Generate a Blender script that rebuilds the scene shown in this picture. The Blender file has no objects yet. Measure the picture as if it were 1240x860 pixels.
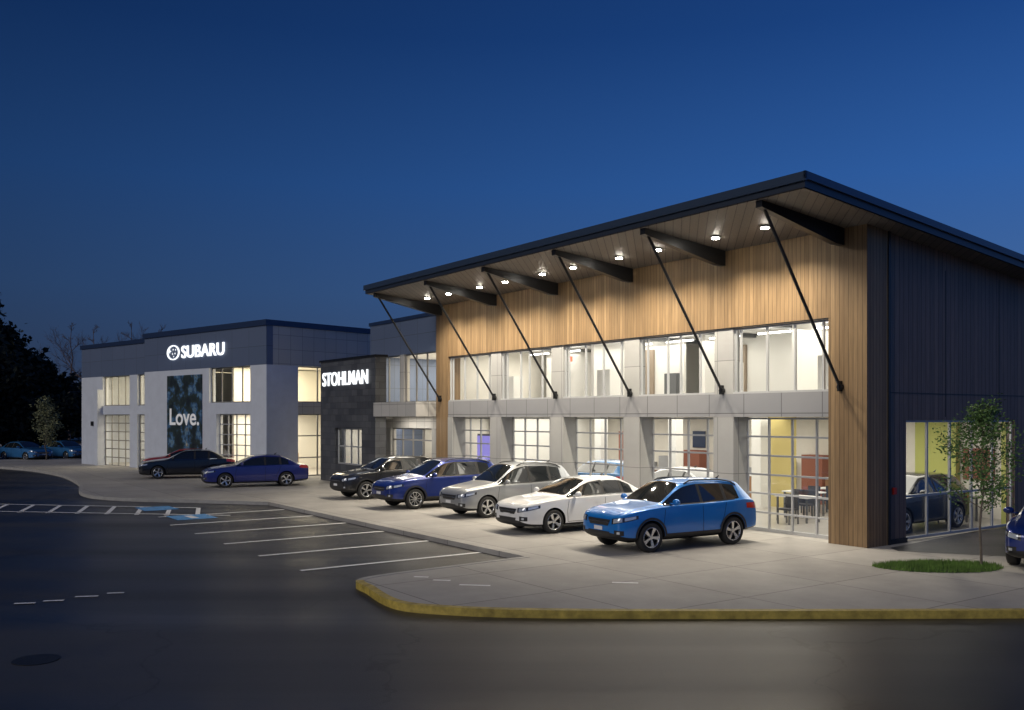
import bpy, bmesh, math, random
from mathutils import Vector, Matrix
from mathutils.bvhtree import BVHTree
random.seed(7)
scn=bpy.context.scene
R=math.radians
def link(o): scn.collection.objects.link(o); return o

# ---------------------------------------------------------------- materials
MATS={}
def mat(name,col,rough=0.6,metal=0.0,noise=None,bump=0.0,bscale=30,coat=0.0,emis=None,estr=0.0,spec=0.5):
    if name in MATS: return MATS[name]
    m=bpy.data.materials.new(name); m.use_nodes=True
    nt=m.node_tree; p=nt.nodes['Principled BSDF']
    p.inputs['Base Color'].default_value=(*col,1); p.inputs['Roughness'].default_value=rough
    p.inputs['Metallic'].default_value=metal; p.inputs['Coat Weight'].default_value=coat
    p.inputs['Coat Roughness'].default_value=0.04
    p.inputs['Specular IOR Level'].default_value=spec
    if emis:
        p.inputs['Emission Color'].default_value=(*emis,1); p.inputs['Emission Strength'].default_value=estr
    if noise or bump:
        tc=nt.nodes.new('ShaderNodeTexCoord')
        if noise:
            n=nt.nodes.new('ShaderNodeTexNoise'); n.inputs['Scale'].default_value=noise[0]; n.inputs['Detail'].default_value=6
            n.inputs['Roughness'].default_value=0.65
            nt.links.new(tc.outputs['Object'],n.inputs['Vector'])
            mr=nt.nodes.new('ShaderNodeMapRange'); mr.inputs[1].default_value=0.3; mr.inputs[2].default_value=0.7
            mr.inputs[3].default_value=1-noise[1]; mr.inputs[4].default_value=1+noise[1]
            nt.links.new(n.outputs['Fac'],mr.inputs[0])
            mx=nt.nodes.new('ShaderNodeVectorMath'); mx.operation='SCALE'; mx.inputs[0].default_value=col
            nt.links.new(mr.outputs[0],mx.inputs['Scale']); nt.links.new(mx.outputs[0],p.inputs['Base Color'])
        if bump:
            n2=nt.nodes.new('ShaderNodeTexNoise'); n2.inputs['Scale'].default_value=bscale; n2.inputs['Detail'].default_value=4
            nt.links.new(tc.outputs['Object'],n2.inputs['Vector'])
            b=nt.nodes.new('ShaderNodeBump'); b.inputs['Strength'].default_value=bump; b.inputs['Distance'].default_value=0.02
            nt.links.new(n2.outputs['Fac'],b.inputs['Height']); nt.links.new(b.outputs[0],p.inputs['Normal'])
    MATS[name]=m; return m
def math_node(nt,op,a,b=None,c=None):
    n=nt.nodes.new('ShaderNodeMath'); n.operation=op
    for i,x in enumerate((a,b,c)):
        if x is None: continue
        if isinstance(x,(int,float)): n.inputs[i].default_value=x
        else: nt.links.new(x,n.inputs[i])
    return n.outputs[0]
def plank_mat(name,cols,width=0.12,rough=0.55,groove=0.09,gdark=0.25):
    m=mat(name,cols[0],rough); nt=m.node_tree; p=nt.nodes['Principled BSDF']
    tc=nt.nodes.new('ShaderNodeTexCoord'); sp=nt.nodes.new('ShaderNodeSeparateXYZ'); nt.links.new(tc.outputs['Object'],sp.inputs[0])
    s=math_node(nt,'ADD',sp.outputs[0],sp.outputs[1]); s=math_node(nt,'DIVIDE',s,width)
    fl=math_node(nt,'FLOOR',s); fr=math_node(nt,'FRACT',s)
    wn=nt.nodes.new('ShaderNodeTexWhiteNoise'); wn.noise_dimensions='1D'; nt.links.new(fl,wn.inputs['W'])
    cr=nt.nodes.new('ShaderNodeValToRGB'); cr.color_ramp.elements[0].color=(*cols[0],1); cr.color_ramp.elements[1].color=(*cols[2],1)
    e=cr.color_ramp.elements.new(0.5); e.color=(*cols[1],1); nt.links.new(wn.outputs['Value'],cr.inputs[0])
    mp=nt.nodes.new('ShaderNodeMapping'); mp.inputs['Scale'].default_value=(14,14,0.9); nt.links.new(tc.outputs['Object'],mp.inputs[0])
    n=nt.nodes.new('ShaderNodeTexNoise'); n.inputs['Scale'].default_value=1.5; n.inputs['Detail'].default_value=6; nt.links.new(mp.outputs[0],n.inputs['Vector'])
    k=math_node(nt,'MULTIPLY_ADD',n.outputs['Fac'],0.9,0.55)
    g=math_node(nt,'GREATER_THAN',fr,groove); g=math_node(nt,'MULTIPLY_ADD',g,1-gdark,gdark); k=math_node(nt,'MULTIPLY',k,g)
    v=nt.nodes.new('ShaderNodeVectorMath'); v.operation='SCALE'; nt.links.new(cr.outputs[0],v.inputs[0]); nt.links.new(k,v.inputs['Scale'])
    nt.links.new(v.outputs[0],p.inputs['Base Color'])
    b=nt.nodes.new('ShaderNodeBump'); b.inputs['Strength'].default_value=0.5; b.inputs['Distance'].default_value=0.01
    nt.links.new(g,b.inputs['Height']); nt.links.new(b.outputs[0],p.inputs['Normal'])
    return m
def tile_mat(name,c1,c2,mortar,w,h,rough=0.6,msize=0.012,offset=0.0,flat=False,noise=0.0):
    m=mat(name,c1,rough); nt=m.node_tree; p=nt.nodes['Principled BSDF']
    tc=nt.nodes.new('ShaderNodeTexCoord'); sp=nt.nodes.new('ShaderNodeSeparateXYZ'); nt.links.new(tc.outputs['Object'],sp.inputs[0])
    cb=nt.nodes.new('ShaderNodeCombineXYZ')
    if flat: nt.links.new(sp.outputs[0],cb.inputs[0]); nt.links.new(sp.outputs[1],cb.inputs[1])
    else:
        s=math_node(nt,'ADD',sp.outputs[0],sp.outputs[1]); nt.links.new(s,cb.inputs[0]); nt.links.new(sp.outputs[2],cb.inputs[1])
    br=nt.nodes.new('ShaderNodeTexBrick'); br.offset=offset; br.inputs['Scale'].default_value=1
    br.inputs['Color1'].default_value=(*c1,1); br.inputs['Color2'].default_value=(*c2,1); br.inputs['Mortar'].default_value=(*mortar,1)
    br.inputs['Mortar Size'].default_value=msize; br.inputs['Mortar Smooth'].default_value=0.1
    br.inputs['Brick Width'].default_value=w; br.inputs['Row Height'].default_value=h
    nt.links.new(cb.outputs[0],br.inputs[0])
    out=br.outputs['Color']
    if noise:
        n=nt.nodes.new('ShaderNodeTexNoise'); n.inputs['Scale'].default_value=0.45; n.inputs['Detail'].default_value=10; n.inputs['Roughness'].default_value=0.7
        nt.links.new(tc.outputs['Object'],n.inputs['Vector'])
        k=math_node(nt,'MULTIPLY_ADD',n.outputs['Fac'],noise*2.4,1-noise*1.2)
        v=nt.nodes.new('ShaderNodeVectorMath'); v.operation='SCALE'; nt.links.new(out,v.inputs[0]); nt.links.new(k,v.inputs['Scale']); out=v.outputs[0]
    nt.links.new(out,p.inputs['Base Color']); return m
def glass_mat(name,tint=(0.95,0.97,0.98)):
    m=bpy.data.materials.new(name); m.use_nodes=True; nt=m.node_tree; nt.nodes.clear()
    o=nt.nodes.new('ShaderNodeOutputMaterial'); mx=nt.nodes.new('ShaderNodeMixShader')
    t=nt.nodes.new('ShaderNodeBsdfTransparent'); t.inputs[0].default_value=(*tint,1)
    g=nt.nodes.new('ShaderNodeBsdfGlossy'); g.inputs['Roughness'].default_value=0.02
    f=nt.nodes.new('ShaderNodeLayerWeight'); f.inputs[0].default_value=0.5
    k=math_node(nt,'POWER',f.outputs['Facing'],4.0); k=math_node(nt,'MULTIPLY_ADD',k,0.8,0.05)
    nt.links.new(k,mx.inputs[0]); nt.links.new(t.outputs[0],mx.inputs[1]); nt.links.new(g.outputs[0],mx.inputs[2]); nt.links.new(mx.outputs[0],o.inputs[0])
    MATS[name]=m; return m
def emit(name,col,s):
    return mat(name,(0.02,0.02,0.02),0.5,emis=col,estr=s)

M_WOOD=plank_mat('wood_siding',[(0.25,0.163,0.083),(0.195,0.124,0.062),(0.30,0.20,0.105)],0.13)
M_DARKW=plank_mat('dark_siding',[(0.20,0.145,0.115),(0.165,0.12,0.098),(0.24,0.17,0.13)],0.2)
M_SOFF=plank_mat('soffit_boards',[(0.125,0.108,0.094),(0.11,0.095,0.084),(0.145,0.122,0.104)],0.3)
M_ROOF=mat('roof_metal',(0.035,0.045,0.065),0.4,0.3)
M_TRIM=mat('roof_edge_trim',(0.05,0.075,0.12),0.35,0.4)
M_STEEL=mat('black_steel',(0.02,0.021,0.024),0.4,0.4)
M_ALU=mat('aluminium_frame',(0.50,0.51,0.52),0.4,0.3)
M_GALU=mat('grey_frame',(0.25,0.25,0.25),0.4,0.3)
M_DALU=mat('dark_frame',(0.14,0.145,0.15),0.4,0.3)
M_PANEL=tile_mat('grey_panel',(0.29,0.29,0.30),(0.26,0.265,0.28),(0.10,0.10,0.11),1.28,0.66,0.5,noise=0.1)
M_STONE=tile_mat('column_cladding',(0.37,0.37,0.36),(0.33,0.33,0.33),(0.17,0.17,0.17),0.8,1.6,0.6,0.01,noise=0.2)
M_SLATE=tile_mat('slate_tiles',(0.10,0.105,0.115),(0.055,0.06,0.07),(0.03,0.03,0.035),0.6,0.3,0.45,0.008,0.5,noise=0.5)
M_BPANEL=tile_mat('blue_grey_panel',(0.11,0.145,0.235),(0.10,0.135,0.22),(0.06,0.08,0.12),1.6,1.15,0.5)
M_NAVY=mat('navy_cap',(0.02,0.04,0.10),0.4,0.2)
M_LPANEL=tile_mat('light_panel',(0.50,0.49,0.47),(0.44,0.435,0.42),(0.22,0.22,0.22),0.75,0.75,0.55)
M_WHITEW=mat('pale_stucco',(0.60,0.64,0.72),0.7,noise=(1.5,0.07),bump=0.1)
M_INT=mat('interior_wall',(0.78,0.75,0.68),0.8,noise=(0.8,0.08))
M_INTW=mat('interior_partition',(0.78,0.77,0.73),0.8)
M_CEIL=mat('interior_ceiling',(0.62,0.61,0.59),0.9)
M_FLOOR=tile_mat('interior_floor',(0.42,0.40,0.37),(0.38,0.36,0.34),(0.25,0.24,0.22),0.6,0.6,0.3,0.006,flat=True)
M_GLASS=glass_mat('window_glass')
M_LIME=mat('lime_wall',(0.48,0.50,0.14),0.7)
M_YEL=mat('ochre_wall',(0.60,0.50,0.20),0.7)
M_REDB=mat('brick_red_panel',(0.30,0.11,0.07),0.7)
M_STRIP=emit('strip_light_glow',(1,0.97,0.9),9)
M_LAMP=emit('downlight_glow',(1,0.93,0.8),120)
M_SIGN=emit('sign_glow',(0.92,0.96,1.0),1.6)
M_CONC=tile_mat('concrete_paving',(0.37,0.355,0.33),(0.32,0.305,0.285),(0.14,0.135,0.13),2.4,2.4,0.7,0.014,flat=True,noise=0.42)
M_YPAINT=mat('yellow_kerb_paint',(0.44,0.33,0.07),0.6,noise=(5,0.45))
M_WPAINT=mat('white_road_paint',(0.85,0.85,0.84),0.6,noise=(9,0.15))
M_BPAINT=mat('blue_road_paint',(0.12,0.34,0.65),0.6,noise=(7,0.3))
M_GRASS=mat('grass_blades',(0.12,0.22,0.04),0.8,noise=(3,0.4))
M_SOIL=mat('grass_soil',(0.06,0.10,0.03),0.9,noise=(6,0.4))
M_BARK=mat('tree_bark',(0.14,0.115,0.09),0.9,noise=(8,0.3))
M_TWIG=mat('twig_bark',(0.12,0.09,0.09),0.9)
M_LEAF=mat('leaf_green',(0.10,0.19,0.05),0.7,noise=(3,0.45))
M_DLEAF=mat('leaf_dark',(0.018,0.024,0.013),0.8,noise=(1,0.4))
M_PLEAF=mat('leaf_pale',(0.22,0.23,0.12),0.8,noise=(1,0.4))

def asphalt(name,c,c2,ang=0.0):
    m=mat(name,c,0.6); nt=m.node_tree; p=nt.nodes['Principled BSDF']
    tc=nt.nodes.new('ShaderNodeTexCoord')
    n=nt.nodes.new('ShaderNodeTexNoise'); n.inputs['Scale'].default_value=0.25; n.inputs['Detail'].default_value=8; nt.links.new(tc.outputs['Object'],n.inputs['Vector'])
    n3=nt.nodes.new('ShaderNodeTexNoise'); n3.inputs['Scale'].default_value=60; n3.inputs['Detail'].default_value=3; nt.links.new(tc.outputs['Object'],n3.inputs['Vector'])
    k=math_node(nt,'MULTIPLY_ADD',n3.outputs['Fac'],0.5,-0.25); k=math_node(nt,'ADD',k,n.outputs['Fac'])
    cr=nt.nodes.new('ShaderNodeValToRGB'); cr.color_ramp.elements[0].position=0.3; cr.color_ramp.elements[1].position=0.7
    cr.color_ramp.elements[0].color=(*c,1); cr.color_ramp.elements[1].color=(*c2,1); nt.links.new(k,cr.inputs[0]); 
    n4=nt.nodes.new('ShaderNodeTexNoise'); n4.inputs['Scale'].default_value=0.8; n4.inputs['Detail'].default_value=4; nt.links.new(tc.outputs['Object'],n4.inputs['Vector'])
    mixv=nt.nodes.new('ShaderNodeVectorMath'); mixv.operation='MULTIPLY_ADD'; nt.links.new(n4.outputs['Color'],mixv.inputs[0]); mixv.inputs[1].default_value=(2.2,2.2,0); nt.links.new(tc.outputs['Object'],mixv.inputs[2])
    vo=nt.nodes.new('ShaderNodeTexVoronoi'); vo.feature='DISTANCE_TO_EDGE'; vo.inputs['Scale'].default_value=0.16; nt.links.new(mixv.outputs[0],vo.inputs['Vector'])
    ck=math_node(nt,'GREATER_THAN',vo.outputs['Distance'],0.004); ck=math_node(nt,'MULTIPLY_ADD',ck,0.45,0.55)
    mp=nt.nodes.new('ShaderNodeMapping'); mp.inputs['Rotation'].default_value=(0,0,ang); mp.inputs['Scale'].default_value=(0.02,0.55,1); nt.links.new(tc.outputs['Object'],mp.inputs[0])
    n5=nt.nodes.new('ShaderNodeTexNoise'); n5.inputs['Scale'].default_value=1.0; n5.inputs['Detail'].default_value=5; nt.links.new(mp.outputs[0],n5.inputs['Vector'])
    wr=math_node(nt,'MULTIPLY_ADD',n5.outputs['Fac'],1.6,0.2); ck=math_node(nt,'MULTIPLY',ck,wr)
    v=nt.nodes.new('ShaderNodeVectorMath'); v.operation='SCALE'; nt.links.new(cr.outputs[0],v.inputs[0]); nt.links.new(ck,v.inputs['Scale'])
    nt.links.new(v.outputs[0],p.inputs['Base Color'])
    mr=math_node(nt,'MULTIPLY_ADD',n5.outputs['Fac'],0.5,0.18); nt.links.new(mr,p.inputs['Roughness'])
    b=nt.nodes.new('ShaderNodeBump'); b.inputs['Strength'].default_value=0.35; b.inputs['Distance'].default_value=0.01
    nt.links.new(n3.outputs['Fac'],b.inputs['Height']); nt.links.new(b.outputs[0],p.inputs['Normal']); return m
M_ASPH=asphalt('asphalt_lot',(0.024,0.024,0.024),(0.042,0.041,0.040))
M_ROAD=asphalt('asphalt_road',(0.032,0.032,0.032),(0.055,0.053,0.050))

# ---------------------------------------------------------------- helpers
def empty(name,loc=(0,0,0),rz=0):
    e=bpy.data.objects.new(name,None); e.empty_display_size=0.5; e.location=loc; e.rotation_euler=(0,0,rz); return link(e)
def mesh_obj(name,vs,fs,m,parent=None,smooth=False):
    me=bpy.data.meshes.new(name); me.from_pydata(vs,[],fs); me.update()
    if m: me.materials.append(m)
    if smooth: me.shade_smooth()
    o=bpy.data.objects.new(name,me); link(o)
    if parent: o.parent=parent
    return o
PARTS={}
def part(par,name,m):
    key=(par.name,name)
    if key not in PARTS: PARTS[key]=(par,m,[],[])
    return PARTS[key]
def BX(par,name,m,x0,x1,y0,y1,z0,z1):
    _,_,V,F=part(par,name,m); b=len(V)
    x0,x1=min(x0,x1),max(x0,x1); y0,y1=min(y0,y1),max(y0,y1)
    V+= [(x0,y0,z0),(x1,y0,z0),(x1,y1,z0),(x0,y1,z0),(x0,y0,z1),(x1,y0,z1),(x1,y1,z1),(x0,y1,z1)]
    F+= [tuple(b+i for i in f) for f in ((0,3,2,1),(4,5,6,7),(0,1,5,4),(1,2,6,5),(2,3,7,6),(3,0,4,7))]
def BU(par,name,m,u0,u1,v0,v1,z0,z1): BX(par,name,m,-u0,-u1,-v0,-v1,z0,z1)
def pane_y(par,name,x0,x1,y,z0,z1):
    _,_,V,F=part(par,name,M_GLASS); b=len(V); V+=[(x0,y,z0),(x1,y,z0),(x1,y,z1),(x0,y,z1)]; F.append((b,b+1,b+2,b+3))
def pane_x(par,name,x,y0,y1,z0,z1):
    _,_,V,F=part(par,name,M_GLASS); b=len(V); V+=[(x,y0,z0),(x,y1,z0),(x,y1,z1),(x,y0,z1)]; F.append((b,b+1,b+2,b+3))
def flush():
    for (pn,n),(par,m,V,F) in PARTS.items(): mesh_obj(n,V,F,m,par)
    PARTS.clear()
def tube(V,F,a,b,r0,r1,n=6):
    a=Vector(a); b=Vector(b); d=(b-a).normalized(); up=Vector((0,0,1)) if abs(d.z)<0.9 else Vector((1,0,0))
    s=d.cross(up).normalized(); t=s.cross(d); k=len(V)
    for (p,r) in ((a,r0),(b,r1)):
        for i in range(n):
            an=2*math.pi*i/n; V.append(tuple(p+s*(math.cos(an)*r)+t*(math.sin(an)*r)))
    for i in range(n): F.append((k+i,k+(i+1)%n,k+n+(i+1)%n,k+n+i))
    F.append(tuple(k+i for i in reversed(range(n)))); F.append(tuple(k+n+i for i in range(n)))
def area(par,name,loc,sx,sy,e,col=(1,0.92,0.79),rot=(0,0,0)):
    l=bpy.data.lights.new(name,'AREA'); l.shape='RECTANGLE'; l.size=sx; l.size_y=sy; l.energy=e; l.color=col
    o=bpy.data.objects.new(name,l); link(o); o.location=loc; o.rotation_euler=rot; o.parent=par; return o
def window_y(par,gl,fr,x0,x1,y,z0,z1,cols,rows,fw=0.05,fm=None,d=0.06):
    fm=fm or M_ALU
    x0,x1=min(x0,x1),max(x0,x1)
    cf=[i/cols for i in range(cols+1)] if isinstance(cols,int) else cols
    rf=[i/rows for i in range(rows+1)] if isinstance(rows,int) else rows
    for c in cf:
        x=x0+(x1-x0)*c; x=min(max(x,x0+fw/2),x1-fw/2)
        BX(par,fr,fm,x-fw/2,x+fw/2,y-d/2,y+d/2,z0,z1)
    for r in rf:
        z=z0+(z1-z0)*r; z=min(max(z,z0+fw/2),z1-fw/2)
        BX(par,fr,fm,x0,x1,y-d/2+0.004,y+d/2-0.004,z-fw/2,z+fw/2)
    pane_y(par,gl,x0+0.01,x1-0.01,y,z0+0.01,z1-0.01)
def window_x(par,gl,fr,x,y0,y1,z0,z1,cols,rows,fw=0.05,fm=None,d=0.06):
    fm=fm or M_ALU
    for i in range(cols+1):
        y=y0+(y1-y0)*i/cols; y=min(max(y,min(y0,y1)+fw/2),max(y0,y1)-fw/2)
        BX(par,fr,fm,x-d/2,x+d/2,y-fw/2,y+fw/2,z0,z1)
    rf=[i/rows for i in range(rows+1)] if isinstance(rows,int) else rows
    for r in rf:
        z=z0+(z1-z0)*r; z=min(max(z,z0+fw/2),z1-fw/2)
        BX(par,fr,fm,x-d/2+0.004,x+d/2-0.004,y0,y1,z-fw/2,z+fw/2)
    pane_x(par,gl,x,y0,y1,z0+0.01,z1-0.01)
def text(par,name,s,loc,size,m,ext=0.03,off=0.0,rot=(math.pi/2,0,0),align='LEFT',sx=1.0,sp=1.0):
    c=bpy.data.curves.new(name,'FONT'); c.body=s; c.size=size; c.extrude=ext; c.offset=off; c.align_x=align; c.space_character=sp
    c.materials.append(m); o=bpy.data.objects.new(name,c); link(o); o.location=loc; o.rotation_euler=rot; o.scale=(sx,1,1); o.parent=par; return o

CX,CY=8.66,22.5
D=Vector((-0.577,0.816)); N=Vector((-0.816,-0.577))
AS=math.atan2(-0.816,0.577)
def W(u,v,z=0): return (CX+u*D.x+v*N.x, CY+u*D.y+v*N.y, z)
def g(px,py): Y=3574.4/(py-505); return ((px-620)/1117*Y, Y)

# ================================================================ SERVICE BUILDING
sb=empty('service_building',(CX,CY,0),AS)
WS=[1.1+3.84*k for k in range(5)]
BU(sb,'wood_pier',M_WOOD,0,1.1,0,-0.87,0,8.02)
BU(sb,'wood_pier',M_WOOD,19.62,20.6,0,-0.6,0,8.02)
BU(sb,'wood_wall',M_WOOD,1.1,19.62,-0.02,-0.32,5.71,8.02)
BU(sb,'gable_siding',M_DARKW,0.06,0.31,-0.87,-1.77,0,8.0)
BU(sb,'gable_siding',M_DARKW,0.06,0.31,-1.77,-7.3,3.12,7.75)
BU(sb,'gable_siding',M_DARKW,0.06,0.31,-7.3,-23,0,6.45)
BU(sb,'gable_siding',M_DARKW,0.06,0.31,-7.3,-12,6.45,7.35)
BU(sb,'rear_wall',M_DARKW,0.06,20.5,-23,-23.25,0,6.2)
BU(sb,'side_wall',M_DARKW,20.3,20.55,-0.6,-23,0,6.4)
BU(sb,'side_wall',M_DARKW,20.3,20.55,-0.6,-12,6.4,7.3)
BU(sb,'corner_trim',M_STEEL,-0.03,0.05,-0.87,-0.95,0,7.95)
BU(sb,'base_flashing',M_STEEL,0.02,0.06,-0.95,-1.77,0,0.12)
for vv in (-3.6,-6.4,-9.2,-12): BU(sb,'gable_joints',M_STEEL,0.052,0.06,vv,vv-0.02,3.2,7.1)
BU(sb,'gable_joints',M_STEEL,0.05,0.06,-0.96,-20,3.80,3.82)
BU(sb,'panel_band',M_PANEL,1.1,19.62,0.0,-0.6,3.2,3.85)
BU(sb,'wood_drip_flashing',M_STEEL,1.1,19.62,0.0,-0.03,5.69,5.72)
for k,u in enumerate(WS):
    ue=u+3.15
    fr=[0,0.07,0.36,0.65,0.93,1] if k%2==0 else [0,0.1,0.38,0.55,0.8,1]
    window_y(sb,'upper_glass','upper_window_frames',-ue,-u,0.12,3.85,5.69,fr,[0,1],0.055,M_ALU)
    BU(sb,'upper_window_frames',M_ALU,u,ue,-0.02,-0.16,3.852,3.90)
    window_y(sb,'garage_door_glass','garage_door_frames',-ue+0.02,-u,0.6,0.0,3.18,4,6,0.05,M_ALU)
    BU(sb,'garage_door_frames',M_ALU,u,ue,-0.57,-0.66,0.0,0.10)
    if k<4:
        BU(sb,'upper_columns',M_STONE,ue,ue+0.69,-0.03,-0.3,3.85,5.69)
        BU(sb,'ground_columns',M_STONE,ue-0.05,ue+0.69,0.02,-0.62,0,3.198)
BU(sb,'ground_columns',M_STONE,19.25,19.615,0.02,-0.62,0,3.198)
window_x(sb,'side_glass','side_window_frames',-0.16,1.77,7.3,0.05,3.12,5,[0,0.36,1],0.06,M_ALU)
def zt(v): return 8.51-0.0915*(3.25-v)
u0,u1=-0.65,20.75; th=0.30
V=[];F=[]
for v,t in ((3.25,th),(-24,th)):
    for u in (u0,u1):
        V.append((-u,-v,zt(v))); V.append((-u,-v,zt(v)-t))
mesh_obj('roof_slab',V,[(0,4,6,2),(0,2,3,1),(4,5,7,6),(0,1,5,4),(2,6,7,3)],M_ROOF,sb)
e=0.004
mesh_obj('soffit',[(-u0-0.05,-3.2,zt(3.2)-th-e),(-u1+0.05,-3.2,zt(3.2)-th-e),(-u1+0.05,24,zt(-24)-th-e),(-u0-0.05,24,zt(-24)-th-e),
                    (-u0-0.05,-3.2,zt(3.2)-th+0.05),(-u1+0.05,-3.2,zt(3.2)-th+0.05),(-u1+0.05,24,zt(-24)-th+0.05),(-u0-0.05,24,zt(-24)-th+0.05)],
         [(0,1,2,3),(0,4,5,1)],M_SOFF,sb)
BX(sb,'roof_trim',M_TRIM,-(u0-0.06),-(u1+0.06),-3.25,-3.31,zt(3.25)-0.16,zt(3.25)+0.04)
u=u0
V=[(-u+0.06,-3.31,zt(3.31)+0.04),(-u+0.06,24,zt(-24)+0.04),(-u+0.06,24,zt(-24)-0.13),(-u+0.06,-3.31,zt(3.31)-0.13),
   (-u+0.002,-3.31,zt(3.31)+0.04),(-u+0.002,24,zt(-24)+0.04),(-u+0.002,24,zt(-24)-0.13),(-u+0.002,-3.31,zt(3.31)-0.13)]
mesh_obj('roof_side_trim',V,[(0,3,2,1),(4,5,6,7),(0,1,5,4),(3,7,6,2),(0,4,7,3),(1,2,6,5)],M_TRIM,sb)
V=[];F=[];BV=[];BF=[]
for u in [0.72]+[ue+3.15+0.345 for ue in WS[:4]]+[20.2]:
    b=len(BV); w=0.09
    pr=[(0.0,zt(0)-th),(3.12,zt(3.12)-th),(3.12,zt(3.12)-th-0.16),(0.3,zt(0)-th-0.42),(0.0,zt(0)-th-0.42)]
    for s in (-w,w):
        for (v,z) in pr: BV.append((-u+s,-v,z))
    BF.append((b,b+1,b+2,b+3,b+4)); BF.append((b+9,b+8,b+7,b+6,b+5))
    for i in range(5): BF.append((b+i,b+5+i,b+5+(i+1)%5,b+(i+1)%5))
    tube(V,F,(-u,-2.95,zt(2.95)-th-0.12),(-u,-0.06,3.95),0.04,0.04,8)
    tube(V,F,(-u,-0.0,3.95),(-u,-0.10,3.95),0.08,0.08,8)
    BX(sb,'strut_plates',M_STEEL,-u-0.03,-u+0.03,-0.14,0.0,3.84,4.10)
mesh_obj('canopy_beams',BV,BF,M_STEEL,sb); mesh_obj('canopy_struts',V,F,M_STEEL,sb)
V=[];F=[];RV=[];RF=[]
for k,u in enumerate(WS):
    for du in (0.9,2.55):
        uu=u+du; v=1.35; z=zt(v)-th-0.01
        tube(RV,RF,(-uu,-v,z-0.03),(-uu,-v,z+0.02),0.13,0.13,14)
        tube(V,F,(-uu,-v,z-0.055),(-uu,-v,z-0.02),0.095,0.095,12)
        l=bpy.data.lights.new('downlight','SPOT'); l.energy=860; l.spot_size=R(132); l.spot_blend=0.8; l.color=(1,0.89,0.71); l.shadow_soft_size=0.08
        o=bpy.data.objects.new('downlight_beam',l); link(o); o.location=(-uu,-v,z-0.08); o.parent=sb
mesh_obj('downlight_rings',RV,RF,M_STEEL,sb); mesh_obj('downlight_lenses',V,F,M_LAMP,sb)
# interior
BU(sb,'floor_slab_interior',M_CEIL,0.32,20.28,-0.66,-9,3.21,3.75)
BU(sb,'ground_interior_floor',M_FLOOR,0.32,20.28,-0.66,-9,0.0,0.012)
BU(sb,'interior_back_wall',M_INT,0.32,20.28,-9,-9.15,0,6.1)
BU(sb,'interior_end_wall',M_INT,0.315,0.33,-0.9,-9,3.76,6.1)
BU(sb,'interior_end_wall',M_INT,20.25,20.29,-0.62,-9,0.0,6.1)
BU(sb,'upper_ceiling',M_CEIL,0.32,20.28,-0.33,-9,6.1,6.2)
for i,(u,v0,v1,hh) in enumerate([(4.4,-3,-9,6.1),(9.0,-4,-9,6.1),(13.2,-2.5,-9,6.1),(17.0,-4,-9,6.1)]):
    BU(sb,'upper_partitions',M_INTW,u,u+0.15,v0,v1,3.76,hh)
for (ua,ub,v) in [(2.2,4.4,-5.0),(5.8,8.6,-5.5),(10.5,12.6,-4.5),(14.2,16.0,-6),(17.4,19.4,-5)]:
    BU(sb,'upper_partitions',M_INTW,ua,ub,v,v-0.12,3.76,6.05)
for (ua,ub,v) in [(1.6,2.6,-1.6),(6.0,6.6,-2.0),(11.5,12.2,-1.8),(13.9,14.3,-1.6),(18.0,18.6,-2.2)]:
    BU(sb,'upper_cabinets',M_INTW,ua,ub,v,v-0.5,3.76,4.9)
M_DOOR=mat('interior_door',(0.30,0.24,0.18),0.5)
BU(sb,'upper_doors',M_DOOR,8.4,8.9,-5.38,-5.49,3.76,5.75)
BU(sb,'upper_doors',M_DOOR,12.0,12.5,-4.4,-4.49,3.76,5.75)
BU(sb,'upper_shelving',M_DALU,10.6,11.2,-4.2,-4.48,3.76,4.8); BU(sb,'upper_shelving',M_DALU,2.6,3.2,-4.6,-4.98,3.76,4.6)
for k in range(9):
    for vv in (-1.8,-4.0):
        ua=1.2+k*2.1
        BU(sb,'strip_lights',M_STRIP,ua,ua+1.3,vv,vv-0.07,5.90,5.95)
for uc in range(2,20,3):
    BU(sb,'ceiling_ducts',M_DALU,uc,uc+0.3,-0.8,-8.9,5.97,6.095)
for uc in (3.6,10.4,17.0):
    area(sb,'ceiling_light',(-uc,3.2,5.86),5.2,3.5,155)
    area(sb,'ground_ceiling_light',(-uc,4.2,3.18),5.6,6.0,300,(1,0.93,0.80))
BU(sb,'lime_feature_wall',M_LIME,2.6,4.0,-8.7,-8.95,0.012,3.2)
BU(sb,'lime_feature_wall',M_LIME,0.34,0.6,-7.6,-7.8,0.012,3.2)
BU(sb,'ochre_feature_wall',M_YEL,7.2,8.3,-6.5,-6.65,0.012,3.2)
BU(sb,'ochre_feature_wall_red',M_REDB,14.6,15.6,-5.9,-6.05,0.012,2.6)
for u in (4.4,7.9,12.0,16.4): BU(sb,'interior_columns',M_INTW,u,u+0.4,-5.6,-6.0,0.012,3.205)
BU(sb,'interior_ground_partition',M_INTW,19.9,20.05,-2.4,-9,0.012,3.205)
scr=emit('screen_violet',(0.42,0.36,1.0),0.7)
BU(sb,'display_screen',scr,18.8,19.7,-1.5,-1.56,1.4,2.4)
BU(sb,'display_screen_frame',M_DALU,18.72,19.78,-1.565,-1.62,1.32,2.48)
M_FURN=mat('furniture_wood',(0.30,0.16,0.08),0.5); M_FURW=mat('furniture_white',(0.75,0.75,0.73),0.4); M_SEAT=mat('seat_dark',(0.05,0.05,0.06),0.6); M_CAB=mat('cabinet_grey',(0.35,0.36,0.38),0.5)
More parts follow.
